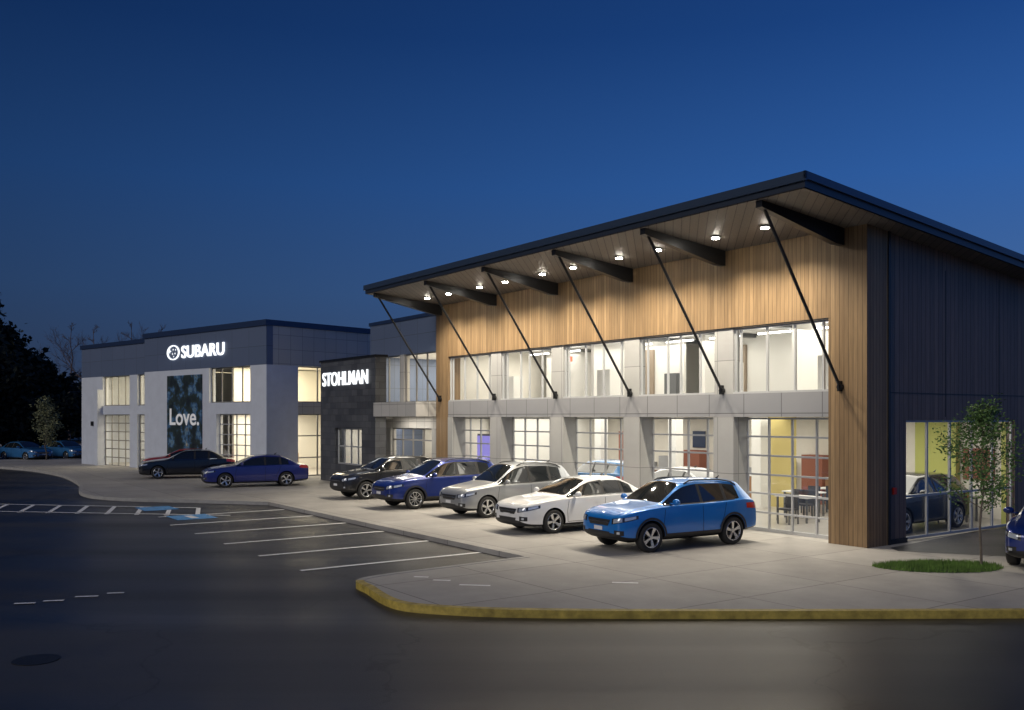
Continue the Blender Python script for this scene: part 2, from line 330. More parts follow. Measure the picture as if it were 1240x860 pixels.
def table(u,v,w=1.2,d=0.7,h=0.75):
    BU(sb,'table_tops',M_FURW,u,u+w,v,v-d,h,h+0.04)
    for a in (0.04,w-0.09):
        for b in (0.04,d-0.09): BU(sb,'table_legs',M_DALU,u+a,u+a+0.05,v-b,v-b-0.05,0.012,h)
def chair(u,v):
    BU(sb,'chair_seats',M_SEAT,u,u+0.45,v,v-0.45,0.43,0.48); BU(sb,'chair_seats',M_SEAT,u,u+0.45,v-0.40,v-0.45,0.48,0.9)
    for a in (0,0.41):
        for b in (0,0.41): BU(sb,'chair_legs',M_DALU,u+a,u+a+0.04,v-b,v-b-0.04,0.012,0.43)
for (u,v) in [(1.4,-7.2),(3.3,-6.2),(5.2,-6.6),(2.4,-8.0),(4.0,-3.0),(5.0,-4.6)]:
    table(u,v); chair(u+0.1,v+0.7); chair(u+0.7,v-0.9)
for (u,v,w) in [(9.4,-7.0,2.4),(13.2,-7.0,1.6),(18.2,-3.6,1.6),(5.4,-8.0,1.6)]:
    BU(sb,'reception_counters',M_FURN,u,u+w,v,v-0.6,0.012,1.0); BU(sb,'counter_tops',M_FURW,u-0.05,u+w+0.05,v+0.05,v-0.65,1.0,1.05)
for i in range(9):
    ua=6.0+1.5*i; h=0.9+0.3*((i*7)%4)
    BU(sb,'tool_cabinets_red' if i%4==1 else 'tool_cabinets_grey',M_REDB if i%4==1 else M_CAB,ua,ua+0.9,-8.5,-8.98,0.012,h)
for (u,z0,z1,w,mm,nm) in [(1.5,1.2,2.2,1.0,M_REDB,'wall_poster_red'),(10.0,1.7,2.4,1.0,M_NAVY,'wall_poster_navy'),(13.6,1.9,2.6,0.7,M_NAVY,'wall_poster_navy'),(6.3,2.3,2.8,1.1,M_SEAT,'wall_monitor')]:
    BU(sb,nm,mm,u,u+w,-8.94,-8.98,z0,z1)
BU(sb,'fire_alarm_box',mat('red_plastic',(0.5,0.03,0.02),0.4),0.0,0.06,-1.15,-1.27,1.25,1.42)
exits=emit('exit_glow',(1,0.08,0.04),4)
BU(sb,'exit_sign',exits,13.9,14.25,-2.0,-2.04,5.3,5.5)
flush()

# ================================================================ ENTRANCE BUILDING
eb=empty('entrance_building',(CX,CY,0),AS)
q=-0.25
BU(eb,'upper_band',M_BPANEL,20.62,27.3,q,q-0.3,6.05,7.60)
BU(eb,'parapet_cap',M_NAVY,20.62,27.36,q+0.06,q-8.2,7.60,7.76)
BU(eb,'side_walls',M_BPANEL,27.0,27.3,q-0.3,q-8,0,7.6)
BU(eb,'back_wall',M_INT,20.62,27.0,q-6,q-6.2,0,7.55)
BU(eb,'upper_piers',M_LPANEL,20.62,21.0,q,q-0.3,3.85,6.05)
BU(eb,'upper_piers',M_LPANEL,23.9,24.3,q,q-0.3,3.85,6.05)
BU(eb,'upper_piers',M_LPANEL,26.8,27.3,q,q-0.3,3.85,6.05)
window_y(eb,'upper_glass','window_frames',-23.9,-21.0,-q+0.12,3.85,6.05,3,[0,1],0.06,M_GALU)
window_y(eb,'upper_glass','window_frames',-26.8,-24.3,-q+0.12,3.85,6.05,2,[0,1],0.06,M_GALU)
BU(eb,'entrance_canopy',M_LPANEL,20.65,24.6,q+1.2,q-0.3,3.22,3.85)
BU(eb,'entrance_band',M_LPANEL,24.6,27.3,q,q-0.3,2.7,3.85)
BU(eb,'entrance_band',M_LPANEL,20.62,24.6,q,q-0.3,2.7,3.22)
BU(eb,'ground_piers',M_STONE,20.62,21.4,q,q-0.3,0,2.7)
BU(eb,'ground_piers',M_STONE,25.2,27.3,q,q-0.3,0,2.7)
window_y(eb,'entrance_glass','entrance_frames',-25.2,-21.4,-q+0.15,0.0,2.7,4,[0,0.8,1],0.06,M_GALU)
BU(eb,'floor_slab',M_CEIL,20.62,27.0,q-0.32,q-6,3.2,3.8); BU(eb,'ceiling',M_CEIL,20.62,27.0,q-0.32,q-6,6.1,6.2)
BU(eb,'interior_art',M_REDB,24.2,25.2,q-5.9,q-5.98,1.0,2.4); BU(eb,'interior_art',M_REDB,25.4,26.4,q-2.5,q-2.58,0.5,1.2)
area(eb,'ceiling_light',(-23.8,3.2,6.08),5,4,420,(1,0.88,0.68)); area(eb,'ground_light',(-23.8,3.2,3.18),5,4,420,(1,0.88,0.68))
area(eb,'canopy_light',(-22.6,-0.5,3.2),2.5,0.5,50)
flush()

# ================================================================ SLATE SIGN WALL
sw=empty('slate_sign_wall',(CX,CY,0),AS)
BU(sw,'slate_front',M_SLATE,24.5,30.6,0.9,0.35,2.65,5.95)
BU(sw,'slate_front',M_SLATE,24.5,25.9,0.9,0.35,0,2.65)
BU(sw,'slate_front',M_SLATE,28.9,30.6,0.9,0.35,0,2.65)
BU(sw,'slate_front',M_SLATE,25.9,28.9,0.9,0.35,0,0.9)
BU(sw,'wall_cap',M_STEEL,24.44,30.66,0.96,0.29,5.95,6.05)
window_y(sw,'opening_glass','opening_frames',-28.9,-25.9,-0.7,0.9,2.65,4,[0,0.5,1],0.06,M_ALU)
BU(sw,'room_back',M_INT,25.0,30.4,-3,-3.1,0,3.2); BU(sw,'room_ceiling',M_CEIL,25.0,30.4,0.34,-3,3.1,3.2)
BU(sw,'room_side',M_INT,30.3,30.4,0.34,-3,0,3.1)
area(sw,'room_light',(-27.6,1.0,3.08),3,1.5,130)
flush()
text(sw,'sign_letters','STOHLMAN',(-30.3,-0.93,4.75),0.95,M_SIGN,0.03,0.004,sx=0.99,sp=1.04)

# ================================================================ SHOWROOM BUILDING
SX,SY=-12.7,47.7; AH=math.atan2(-0.657,0.754)
hb=empty('showroom_building',(SX,SY,0),AH)
def BH(n,m,a0,a1,b0,b1,z0,z1): BX(hb,n,m,-a0,-a1,b0,b1,z0,z1)
BH('fascia_band',M_BPANEL,0,12.8,0,0.4,5.92,7.95)
BH('parapet_cap',M_NAVY,-0.08,12.88,-0.08,16.1,7.95,8.25)
BH('side_band',M_LPANEL,0.0,0.4,0.4,16,5.92,7.95)
BH('front_wall',M_WHITEW,0,1.48,0,0.4,0,5.92)
BH('front_wall',M_WHITEW,5.5,12.8,0,0.4,0,5.92)
BH('front_wall',M_WHITEW,1.48,5.5,0.0,0.4,3.36,3.98)
BH('front_wall',M_WHITEW,4.76,5.5,0.003,0.4,0,3.36)
window_y(hb,'front_glass','front_window_frames',-5.5,-1.48,0.2,3.98,5.92,4,[0,1],0.06,M_GALU)
window_y(hb,'front_glass','front_door_frames',-4.76,-1.48,0.25,0,3.36,4,6,0.055,M_ALU)
BH('side_wall',M_WHITEW,0,0.4,0.4,1.97,0,5.92)
BH('side_wall_spandrel',M_LPANEL,0,0.4,1.97,9.0,3.36,3.98)
BH('side_wall_rear',M_LPANEL,0,0.4,9.0,16,0,5.92)
window_x(hb,'side_glass','side_window_frames',-0.2,1.97,9.0,3.98,5.92,5,[0,1],0.06,M_GALU)
window_x(hb,'side_glass','side_door_frames',-0.2,1.97,9.0,0.0,3.36,5,[0,0.3,0.65,1],0.06,M_GALU)
BH('rear_wall',M_WHITEW,0,22.7,16,16.3,0,7.9)
b0=0.6
BH('wing_band',M_BPANEL,12.8,22.7,b0,b0+0.4,5.86,7.80)
BH('wing_cap',M_NAVY,12.88,22.78,b0-0.08,16.1,7.80,8.06)
for (a0,a1) in ((12.8,13.4),(14.9,15.9),(19.6,22.7)): BH('wing_piers',M_WHITEW,a0,a1,b0,b0+0.4,0,5.86)
for (a0,a1) in ((13.4,14.9),(15.9,19.6)):
    BH('wing_spandrel',M_WHITEW,a0,a1,b0,b0+0.4,3.36,3.92)
    n=2 if a1-a0<2 else 4
    window_y(hb,'wing_glass','wing_frames',-a1,-a0,b0+0.2,3.92,5.86,n,[0,1],0.06,M_GALU)
    window_y(hb,'wing_glass','wing_frames',-a1,-a0,b0+0.2,0.0,3.36,n,6,0.055,M_GALU)
BH('left_wall',M_WHITEW,22.4,22.7,b0+0.4,16,0,7.8)
BH('door_surround',M_WHITEW,19.6,20.0,b0-0.35,b0,0,5.0)
BH('wall_lamp',M_STEEL,20.9,21.1,b0-0.12,b0,2.6,2.9)
BH('interior_back',M_INT,0.4,22.4,8,8.2,0,6.2); BH('interior_slab',M_CEIL,0.4,22.4,0.5+b0,8,3.4,3.9); BH('interior_ceiling',M_CEIL,0.4,22.4,0.45+b0,8,6.1,6.2)
BH('interior_floor',M_FLOOR,0.4,22.4,0.42,8,0,0.012)
for a in (6.2,12.4): BH('interior_walls',M_INTW,a,a+0.2,2,8,0,6.05)
for a in (3.2,16.0): 
    area(hb,'ceiling_light',(-a,3.8,6.05),5.2,4.5,500,(1,0.84,0.56)); area(hb,'ground_light',(-a,3.8,3.36),5.2,4.5,460,(1,0.87,0.64))
for (a,b) in ((2.4,3),(4.0,4.4),(16.8,3.2),(18.4,4.2),(1.0,5.2),(1.2,7.0)):
    BH('interior_displays',M_FURN,a,a+0.9,b,b+0.5,0.012,1.1); BH('interior_display_tops',M_SEAT,a+0.2,a+0.7,b+0.1,b+0.4,1.1,1.9)
flush()
text(hb,'sign_letters','SUBARU',(-8.4,-0.05,6.60),0.98,M_SIGN,0.03,0.012,sx=1.22,sp=1.04)
V=[];F=[];n=40
for i in range(n):
    a=2*math.pi*i/n
    for (r,yy) in ((1,-0.06),(0.87,-0.06),(0.87,0),(1,0)):
        V.append((-9.35+0.68*r*math.cos(a),yy,6.95+0.43*r*math.sin(a)))
for i in range(n):
    j=(i+1)%n
    for k in range(4): F.append((4*i+k,4*j+k,4*j+(k+1)%4,4*i+(k+1)%4))
for (sx_,sz_,sr) in ((-0.33,0.08,0.17),(0.05,0.17,0.085),(0.33,0.15,0.085),(-0.02,-0.08,0.085),(0.26,-0.06,0.085),(0.1,-0.24,0.07)):
    b=len(V)
    for i in range(8):
        a=math.pi*i/4; r=sr if i%2==0 else sr*0.35
        V.append((-9.35+sx_+r*math.cos(a),-0.06,6.95+sz_+r*math.sin(a)))
    F.append(tuple(range(b,b+8)))
mesh_obj('sign_emblem',V,F,M_SIGN,hb)
# banner
m=bpy.data.materials.new('banner_print'); m.use_nodes=True; nt=m.node_tree; p=nt.nodes['Principled BSDF']; p.inputs['Roughness'].default_value=0.5
tc=nt.nodes.new('ShaderNodeTexCoord'); n1=nt.nodes.new('ShaderNodeTexNoise'); n1.inputs['Scale'].default_value=1.1; n1.inputs['Detail'].default_value=9; n1.inputs['Roughness'].default_value=.7; nt.links.new(tc.outputs['Object'],n1.inputs['Vector'])
cr=nt.nodes.new('ShaderNodeValToRGB'); el=cr.color_ramp.elements; el[0].position=0.36; el[0].color=(0.006,0.01,0.02,1); el[1].position=0.70; el[1].color=(0.7,0.72,0.74,1)
for ps,c in ((0.44,(0.012,0.025,0.03)),(0.50,(0.03,0.05,0.04)),(0.54,(0.03,0.10,0.24)),(0.585,(0.16,0.30,0.42)),(0.62,(0.08,0.08,0.07)),(0.65,(0.45,0.42,0.33))):
    x=el.new(ps); x.color=(*c,1)
nt.links.new(n1.outputs['Fac'],cr.inputs[0]); nt.links.new(cr.outputs[0],p.inputs['Base Color']); MATS['banner']=m
bn=empty('wall_banner',(SX,SY,0),AH)
BX(bn,'banner_sheet',m,-10.0,-6.2,-0.06,-0.004,0.9,5.6)
flush()
text(bn,'banner_word','Love.',(-9.75,-0.08,2.75),1.35,mat('banner_white',(0.8,0.8,0.8),0.5,emis=(1,1,1),estr=0.15),0.005,0.02,sx=1.15)

# ================================================================ GROUND
big=mesh_obj('ground',[(-600,-200,-0.124),(600,-200,-0.124),(600,1200,-0.124),(-600,1200,-0.124)],[(0,1,2,3)],M_ASPH)
def cat(P,k=8):
    out=[]
    for i in range(len(P)-1):
        p0=Vector(P[max(i-1,0)]);p1=Vector(P[i]);p2=Vector(P[i+1]);p3=Vector(P[min(i+2,len(P)-1)])
        for j in range(k):
            t=j/k; out.append(0.5*((2*p1)+(p2-p0)*t+(2*p0-5*p1+4*p2-p3)*t*t+(3*p1-p0-3*p2+p3)*t**3))
    out.append(Vector(P[-1])); return out
kerbpts=cat([W(3.7,7.6)[:2],W(3.55,9.8)[:2],W(3.3,11.9)[:2],g(447,712),g(480,729),g(540,735.5),g(640,739),(3.0,15.2),(8.5,15.25),(16,15.5),(30,16.2),(60,18)])
outer=cat([(-60,78),(-34,60),(-26.5,53),(-21.3,45.2),(-18.2,39),(-15.8,36.6),(-12.2,35.6),W(20.3,7.5)[:2]],6)
poly=[tuple(p) for p in outer]+[tuple(p) for p in kerbpts]+[(60,110),(-60,110)]
bm=bmesh.new(); vs=[bm.verts.new((x,y,0)) for x,y in poly]; f=bm.faces.new(vs)
r=bmesh.ops.extrude_face_region(bm,geom=[f]); 
for v in r['geom']:
    if isinstance(v,bmesh.types.BMVert): v.co.z=-0.16
bmesh.ops.recalc_face_normals(bm,faces=bm.faces); bmesh.ops.triangulate(bm,faces=bm.faces)
me=bpy.data.meshes.new('concrete_pavement'); bm.to_mesh(me); me.materials.append(M_CONC)
cp=bpy.data.objects.new('concrete_pavement',me); link(cp)
me.transform(Matrix.Rotation(-AS,4,'Z')@Matrix.Translation((-CX,-CY,0))); cp.location=(CX,CY,0); cp.rotation_euler=(0,0,AS)
def strip(name,pts,w,z,m,h=None,off=0.0,parent=None):
    V=[];F=[]; n=len(pts)
    for i,p in enumerate(pts):
        a=pts[max(i-1,0)]; b=pts[min(i+1,n-1)]; t=(Vector(b)-Vector(a)).normalized(); nn=Vector((-t.y,t.x))
        p=Vector(p)
        for s in (off,off+w):
            q_=p+nn*s; V.append((q_.x,q_.y,z)); 
            V.append((q_.x,q_.y,z-(h or 0)))
    for i in range(n-1):
        a=4*i;b=a+4
        F.append((a,b,b+2,a+2))
        if h: F+= [(a,a+1,b+1,b),(a+2,b+2,b+3,a+3)]
    if h: F+=[(0,2,3,1),(4*n-4,4*n-3,4*n-1,4*n-2)]
    return mesh_obj(name,V,F,m,parent)
i0=18
strip('kerb',kerbpts[i0:],0.16,0.010,M_YPAINT,0.14,off=-0.03)
M_KERB=mat('kerb_concrete',(0.38,0.37,0.35),0.8,noise=(3,0.15))
strip('kerb',kerbpts[:i0+1],0.15,0.008,M_KERB,0.13,off=-0.02)
strip('kerb',outer,0.15,0.008,M_KERB,0.13,off=-0.02)
mesh_obj('road',[(-200,-40,-0.120),(200,-40,-0.120),(200,20,-0.120),(3,14.9,-0.120),(-4,15.0,-0.120),(-12,17,-0.120),(-200,24,-0.120)],[(0,1,2,3,4,5,6)],M_ROAD)
mesh_obj('side_driveway',[(9.2,22.0,0.004),(12.0,20.9,0.004),(40,18.5,0.004),(40,40,0.004),(20,32,0.004),W(-0.3,-0.5,0.004)],[(0,1,2,3,4,5)],M_ASPH)
mk=empty('parking_markings')
def line(a,b,w=0.1,m=None,z=-0.114,nm='line'):
    strip(nm,[Vector(a[:2]),Vector(b[:2])],w,z,m or M_WPAINT,parent=mk)
for k in range(6):
    u=5.6+2.56*k; line(W(u,7.65),W(u,12.3 if k<5 else 12.0),0.15)
for (a,b) in ((( -40,38.6),(-11.5,33.6)),((-40,35.8),(-9.5,31.0))): line(a,b,0.15)
for k in range(26):
    x=-11.5-1.1*k; y=33.6-(x+11.5)*0.1754; line((x,y),(x+0.9,y-2.75),0.15)
def quad(px,py,w,l,m,ang=AS,z=-0.112):
    x,y=g(px,py); c=Vector((x,y)); a=Vector((math.cos(ang),math.sin(ang)))*l/2; b=Vector((-math.sin(ang),math.cos(ang)))*w/2
    mesh_obj('mark',[tuple(c-a-b)+(z,),tuple(c+a-b)+(z,),tuple(c+a+b)+(z,),tuple(c-a+b)+(z,)],[(0,1,2,3)],m,mk)
quad(232,622,1.3,1.5,M_BPAINT); quad(190,612,1.2,1.5,M_BPAINT)
quad(232,622,0.25,0.9,M_WPAINT,z=-0.108)
for (px,py,l) in ((535,703,0.35),(575,709,0.6),(757,706,0.5),(510,699,0.3)):
    quad(px,py,0.10,l,M_WPAINT,ang=-0.15,z=0.006)
for (px,py,l) in ((30,723,.35),(65,720,.35),(105,715,.4),(140,711,.3)): quad(px,py,0.09,l,M_WPAINT,ang=0.2,z=-0.108)
V=[];F=[]; tube(V,F,(-6.5,12.6,-0.125),(-6.5,12.6,-0.112),0.30,0.30,24); mesh_obj('manhole_cover',V,F,mat('cast_iron',(0.03,0.03,0.03),0.5,0.6,noise=(25,.4)))
# grass island
gc=g(1138,688); pts=[]
for i in range(28):
    a=2*math.pi*i/28; pts.append((gc[0]+1.3*math.cos(a)*(1+0.08*math.sin(3*a)),gc[1]+0.60*math.sin(a)))
V=[(x,y,0.006) for x,y in pts]+[(gc[0]+(x-gc[0])*0.8,gc[1]+(y-gc[1])*0.8,0.05) for x,y in pts]; F=[(i,(i+1)%28,28+(i+1)%28,28+i) for i in range(28)]+[tuple(range(28,56))]
gi=empty('grass_island'); mesh_obj('grass_mound',V,F,M_SOIL,gi)
V=[];F=[]
for i in range(7000):
    a=random.random()*2*math.pi; r=math.sqrt(random.random())*random.uniform(.93,1.05); x=gc[0]+1.3*r*math.cos(a)*(1+0.08*math.sin(3*a)); y=gc[1]+0.62*r*math.sin(a)
    h=random.uniform(0.04,0.12); t=random.random()*math.pi; w=0.009; dx=random.uniform(-.03,.03); dy=random.uniform(-.03,.03); z=0.006 if r>0.8 else 0.04
    b=len(V); V+=[(x-w*math.cos(t),y-w*math.sin(t),z),(x+w*math.cos(t),y+w*math.sin(t),z),(x+dx,y+dy,z+h)]; F.append((b,b+1,b+2))
mesh_obj('grass_blades',V,F,M_GRASS,gi)

# ================================================================ TREES
def tree(name,loc,height,trunk_r,crown0,crown_r,nb,leaf,leafn,leafm,seed,levels=3,up=0.5,spread=0.25,bark=None):
    rnd=random.Random(seed); e=empty(name,loc); V=[];F=[];LV=[];LF=[]
    def leafc(p,n,sp):
        for _ in range(n):
            c=p+Vector((rnd.gauss(0,sp),rnd.gauss(0,sp),rnd.gauss(0,sp*0.8))); s=leaf*rnd.uniform(0.6,1.3)
            a=Vector((rnd.gauss(0,1),rnd.gauss(0,1),rnd.gauss(0,.6))).normalized(); b=a.cross(Vector((rnd.gauss(0,1),rnd.gauss(0,1),rnd.gauss(0,1)))).normalized()
            k=len(LV); LV.extend([tuple(c-a*s),tuple(c+b*s*0.5),tuple(c+a*s),tuple(c-b*s*0.5)]); LF.append((k,k+1,k+2,k+3))
    def br(p,d,l,r,lev):
        n=3; q=p
        for i in range(n):
            d=(d+Vector((rnd.gauss(0,.13),rnd.gauss(0,.13),rnd.gauss(0,.08)+0.05))).normalized(); q2=q+d*l/n
            tube(V,F,q,q2,max(r*(1-i/n*0.6),.004),max(.003,r*(1-(i+1)/n*0.6)),4 if lev<2 else 5); q=q2
            if lev>0:
                for _ in range(2):
                    dd=(d+Vector((rnd.gauss(0,.6),rnd.gauss(0,.6),rnd.gauss(0.1,.4)))).normalized(); br(q,dd,l*rnd.uniform(.4,.6),r*0.5,lev-1)
            if leafn and lev<=1: leafc(q,leafn,spread)
    p=Vector((0,0,-0.1)); nseg=8; pts=[p]
    for i in range(nseg):
        pts.append(Vector((rnd.gauss(0,.012)*height*0.6,rnd.gauss(0,.012)*height*0.6,height*(i+1)/nseg*0.97)))
    for i in range(nseg): tube(V,F,pts[i],pts[i+1],trunk_r*(1-i/nseg*0.85),trunk_r*(1-(i+1)/nseg*0.85),8)
    for i in range(nb):
        t=i/(nb-1) if nb>1 else 0; z=crown0+(height-crown0)*t*0.95
        f=z/height*nseg; k=min(int(f),nseg-1); q=pts[k].lerp(pts[k+1],f-k)
        prof=math.sin(math.pi*min(1,0.25+0.75*t)) ; L=crown_r*max(0.25,prof)*rnd.uniform(0.7,1.15)
        a=i*2.4+rnd.uniform(-.4,.4); br(q,Vector((math.cos(a),math.sin(a),up)).normalized(),L,trunk_r*0.38*(1-t*0.5),levels-1)
    mesh_obj('trunk_and_limbs',V,F,bark or M_BARK,e)
    if LV: mesh_obj('leaves',LV,LF,leafm,e)
    return e
tree('young_street_tree',(9.85,19.35,0.03),3.5,0.03,1.2,0.80,24,0.040,8,M_LEAF,3,levels=2,up=0.6,spread=0.11)
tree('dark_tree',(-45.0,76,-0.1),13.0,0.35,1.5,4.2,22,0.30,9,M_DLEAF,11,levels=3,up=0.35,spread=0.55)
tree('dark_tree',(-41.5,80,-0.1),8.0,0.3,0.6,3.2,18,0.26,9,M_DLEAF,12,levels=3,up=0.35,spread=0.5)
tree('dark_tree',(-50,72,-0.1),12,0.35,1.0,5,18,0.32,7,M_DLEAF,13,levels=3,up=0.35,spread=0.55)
tree('pale_tree',(-34.6,68.5,-0.1),4.6,0.06,1.2,1.0,16,0.09,6,M_PLEAF,14,levels=2,up=0.8,spread=0.2)
for i,(x,y,h) in enumerate(((-46,96,13.0),(-42.5,94,12.6),(-40,97,13.4),(-36.5,95,12.6),(-33,99,12.2))):
    tree('bare_tree',(x,y,-0.1),h,0.16,2.5,3.4,11,0.1,0,None,30+i,levels=4,up=0.8,bark=M_TWIG)
V=[];F=[]; rnd=random.Random(5)
for i in range(13000):
    x=rnd.uniform(-150,-34) ; y=130-0.3*abs(x+60)+rnd.gauss(0,4); top=7+2.5*math.sin(x*0.21)+1.5*math.sin(x*0.53+1); z=rnd.random()**0.7*top
    s=rnd.uniform(0.35,0.8); a=Vector((rnd.gauss(0,1),rnd.gauss(0,1),rnd.gauss(0,1))).normalized()*s; b=a.cross(Vector((rnd.gauss(0,1),rnd.gauss(0,1),rnd.gauss(0,1)))).normalized()*s*.7
    c=Vector((x,y,z)); k=len(V); V+=[tuple(c-a),tuple(c+b),tuple(c+a),tuple(c-b)]; F.append((k,k+1,k+2,k+3))
mesh_obj('distant_trees',V,F,M_DLEAF)

# ================================================================ CARS
M_TIRE=mat('tyre_rubber',(0.02,0.02,0.02),0.75); M_RIM=mat('alloy_rim',(0.65,0.66,0.68),0.25,0.9); M_RIMD=mat('rim_dark',(0.03,0.03,0.03),0.4,0.5)
M_CGL=mat('car_glass',(0.012,0.015,0.018),0.03,0.0,coat=1.0,spec=1.0); M_BLK=mat('black_plastic',(0.022,0.022,0.023),0.5)
M_WELL=mat('wheel_well',(0.005,0.005,0.005),0.95); M_HL=mat('headlamp_lens',(0.62,0.66,0.70),0.08,0.4,coat=1.0); M_HLD=mat('headlamp_dark',(0.06,0.06,0.07),0.1,0.5,coat=1)
M_TL=mat('taillamp_red',(0.45,0.01,0.01),0.1,coat=1.0); M_CHR=mat('chrome',(0.75,0.76,0.78),0.12,1.0); M_PLATE=mat('licence_plate',(0.7,0.7,0.72),0.5)
HATCH=[(0.00,.62,.36,.58,.66,.50,.69,.71),(0.06,.74,.27,.70,.77,.58,.80,.82),(0.25,.845,.22,.81,.87,.66,.905,.93),(0.60,.89,.21,.86,.94,.70,.975,1.005),
(1.05,.90,.21,.87,.98,.72,1.02,1.055),(1.32,.90,.21,.87,.995,.73,1.06,1.095),(1.62,.90,.21,.87,1.005,.69,1.235,1.30),(2.02,.90,.21,.87,1.015,.62,1.45,1.55),
(2.50,.90,.21,.87,1.02,.62,1.495,1.60),(2.57,.90,.21,.87,1.02,.62,1.495,1.60),(3.30,.90,.21,.87,1.035,.61,1.48,1.595),(3.38,.90,.21,.87,1.04,.61,1.475,1.59),
(3.82,.895,.22,.86,1.065,.585,1.425,1.555),(4.02,.88,.24,.84,1.07,.56,1.41,1.525),(4.36,.86,.27,.80,1.04,.68,1.08,1.10),(4.44,.80,.30,.75,.90,.66,.93,.95),(4.47,.72,.38,.66,.76,.60,.78,.80)]
SEDAN=[(0.00,.62,.32,.58,.62,.50,.65,.67),(0.06,.75,.22,.71,.72,.60,.75,.77),(0.28,.87,.18,.83,.82,.68,.855,.88),(0.70,.91,.17,.88,.885,.72,.92,.95),
(1.15,.92,.17,.89,.925,.74,.965,1.0),(1.45,.92,.17,.89,.94,.75,.99,1.025),(1.80,.92,.17,.89,.95,.71,1.16,1.225),(2.25,.92,.17,.89,.96,.62,1.355,1.445),
(2.72,.92,.17,.89,.965,.61,1.39,1.49),(2.79,.92,.17,.89,.965,.61,1.39,1.49),(3.42,.92,.17,.89,.98,.60,1.365,1.475),(3.50,.92,.17,.89,.98,.60,1.35,1.46),
(3.84,.915,.18,.88,.985,.63,1.22,1.33),(4.24,.905,.19,.87,.985,.71,1.03,1.06),(4.62,.885,.22,.85,.97,.70,1.0,1.03),(4.77,.82,.26,.78,.92,.68,.94,.96),(4.80,.74,.36,.70,.78,.62,.80,.82)]
def ring(x,w,zb,w5,z5,y7,z7,z10):
    h=z5-zb
    return [(0,zb),(.8*w,zb),(.985*w,zb+min(.1,h*.25)),(w,zb+h*.45),(.982*w,zb+h*.8),(w5,z5),(w5-.045,z5+.02),(y7,z7),(y7-.05,z7+(z10-z7)*.5),(y7*.5,z10-.012),(0,z10)]
WHEELS={}
def wheel_mesh(r,style):
    key=(round(r,3),style)
    if key in WHEELS: return WHEELS[key]
    bm=bmesh.new(); n=36
    prof=[(r*0.60,.085),(r*0.68,.105),(r*0.86,.115),(r*0.96,.10),(r,.07),(r,-.07),(r*.95,-.105),(r*.6,-.105)]
    rimp=[(r*0.70,.098),(r*0.68,.112),(r*0.645,.108),(r*0.62,.05),(r*0.60,-.04),(0.001,-.04)]
    def lathe(pr,mi):
        rows=[]
        for i in range(n):
            a=2*math.pi*i/n; rows.append([bm.verts.new((q_*math.cos(a),y,q_*math.sin(a))) for q_,y in pr])
        for i in range(n):
            A=rows[i];B=rows[(i+1)%n]
            for k in range(len(pr)-1):
                try: f=bm.faces.new((A[k],B[k],B[k+1],A[k+1])); f.material_index=mi if not(mi==1 and k>=3) else 2; f.smooth=True
                except: pass
    lathe(prof,0); lathe(rimp,1)
    ns=10 if style else 5
    for i in range(ns):
        a=2*math.pi*i/ns
        offs=(0,) if style else (-0.11,0.11)
        for o_ in offs:
            a0=a; a1=a+o_; w0=.032 if style==0 else .022; w1=.026 if style==0 else .018
            p0=Vector((math.cos(a0),0,math.sin(a0)))*r*.10; p1=Vector((math.cos(a1),0,math.sin(a1)))*r*.66
            t=(p1-p0).normalized(); s=Vector((-t.z,0,t.x))
            vs=[]
            for (p,w,y0,y1) in ((p0,w0,.03,.085),(p1,w1,.05,.10)):
                vs+=[bm.verts.new(p+s*w+Vector((0,y0,0))),bm.verts.new(p-s*w+Vector((0,y0,0))),bm.verts.new(p-s*w*.7+Vector((0,y1,0))),bm.verts.new(p+s*w*.7+Vector((0,y1,0)))]
            for q_ in ((0,1,5,4),(1,2,6,5),(2,3,7,6),(3,0,4,7)):
                f=bm.faces.new([vs[j] for j in q_]); f.material_index=1
    c=bmesh.ops.create_cone(bm,cap_ends=True,segments=16,radius1=r*.17,radius2=r*.14,depth=.05,matrix=Matrix.Translation((0,.072,0))@Matrix.Rotation(-math.pi/2,4,'X'))
    for v in c['verts']:
        for f in v.link_faces: f.material_index=1
    bmesh.ops.recalc_face_normals(bm,faces=bm.faces)
    me=bpy.data.meshes.new('wheel'); bm.to_mesh(me); bm.free()
    for m_ in (M_TIRE,M_RIM,M_RIMD): me.materials.append(m_)
    WHEELS[key]=me; return me
def paint(name,c,metal=0.35,rough=0.35):
    return mat('car_paint_'+name,c,rough,metal,coat=1.0)
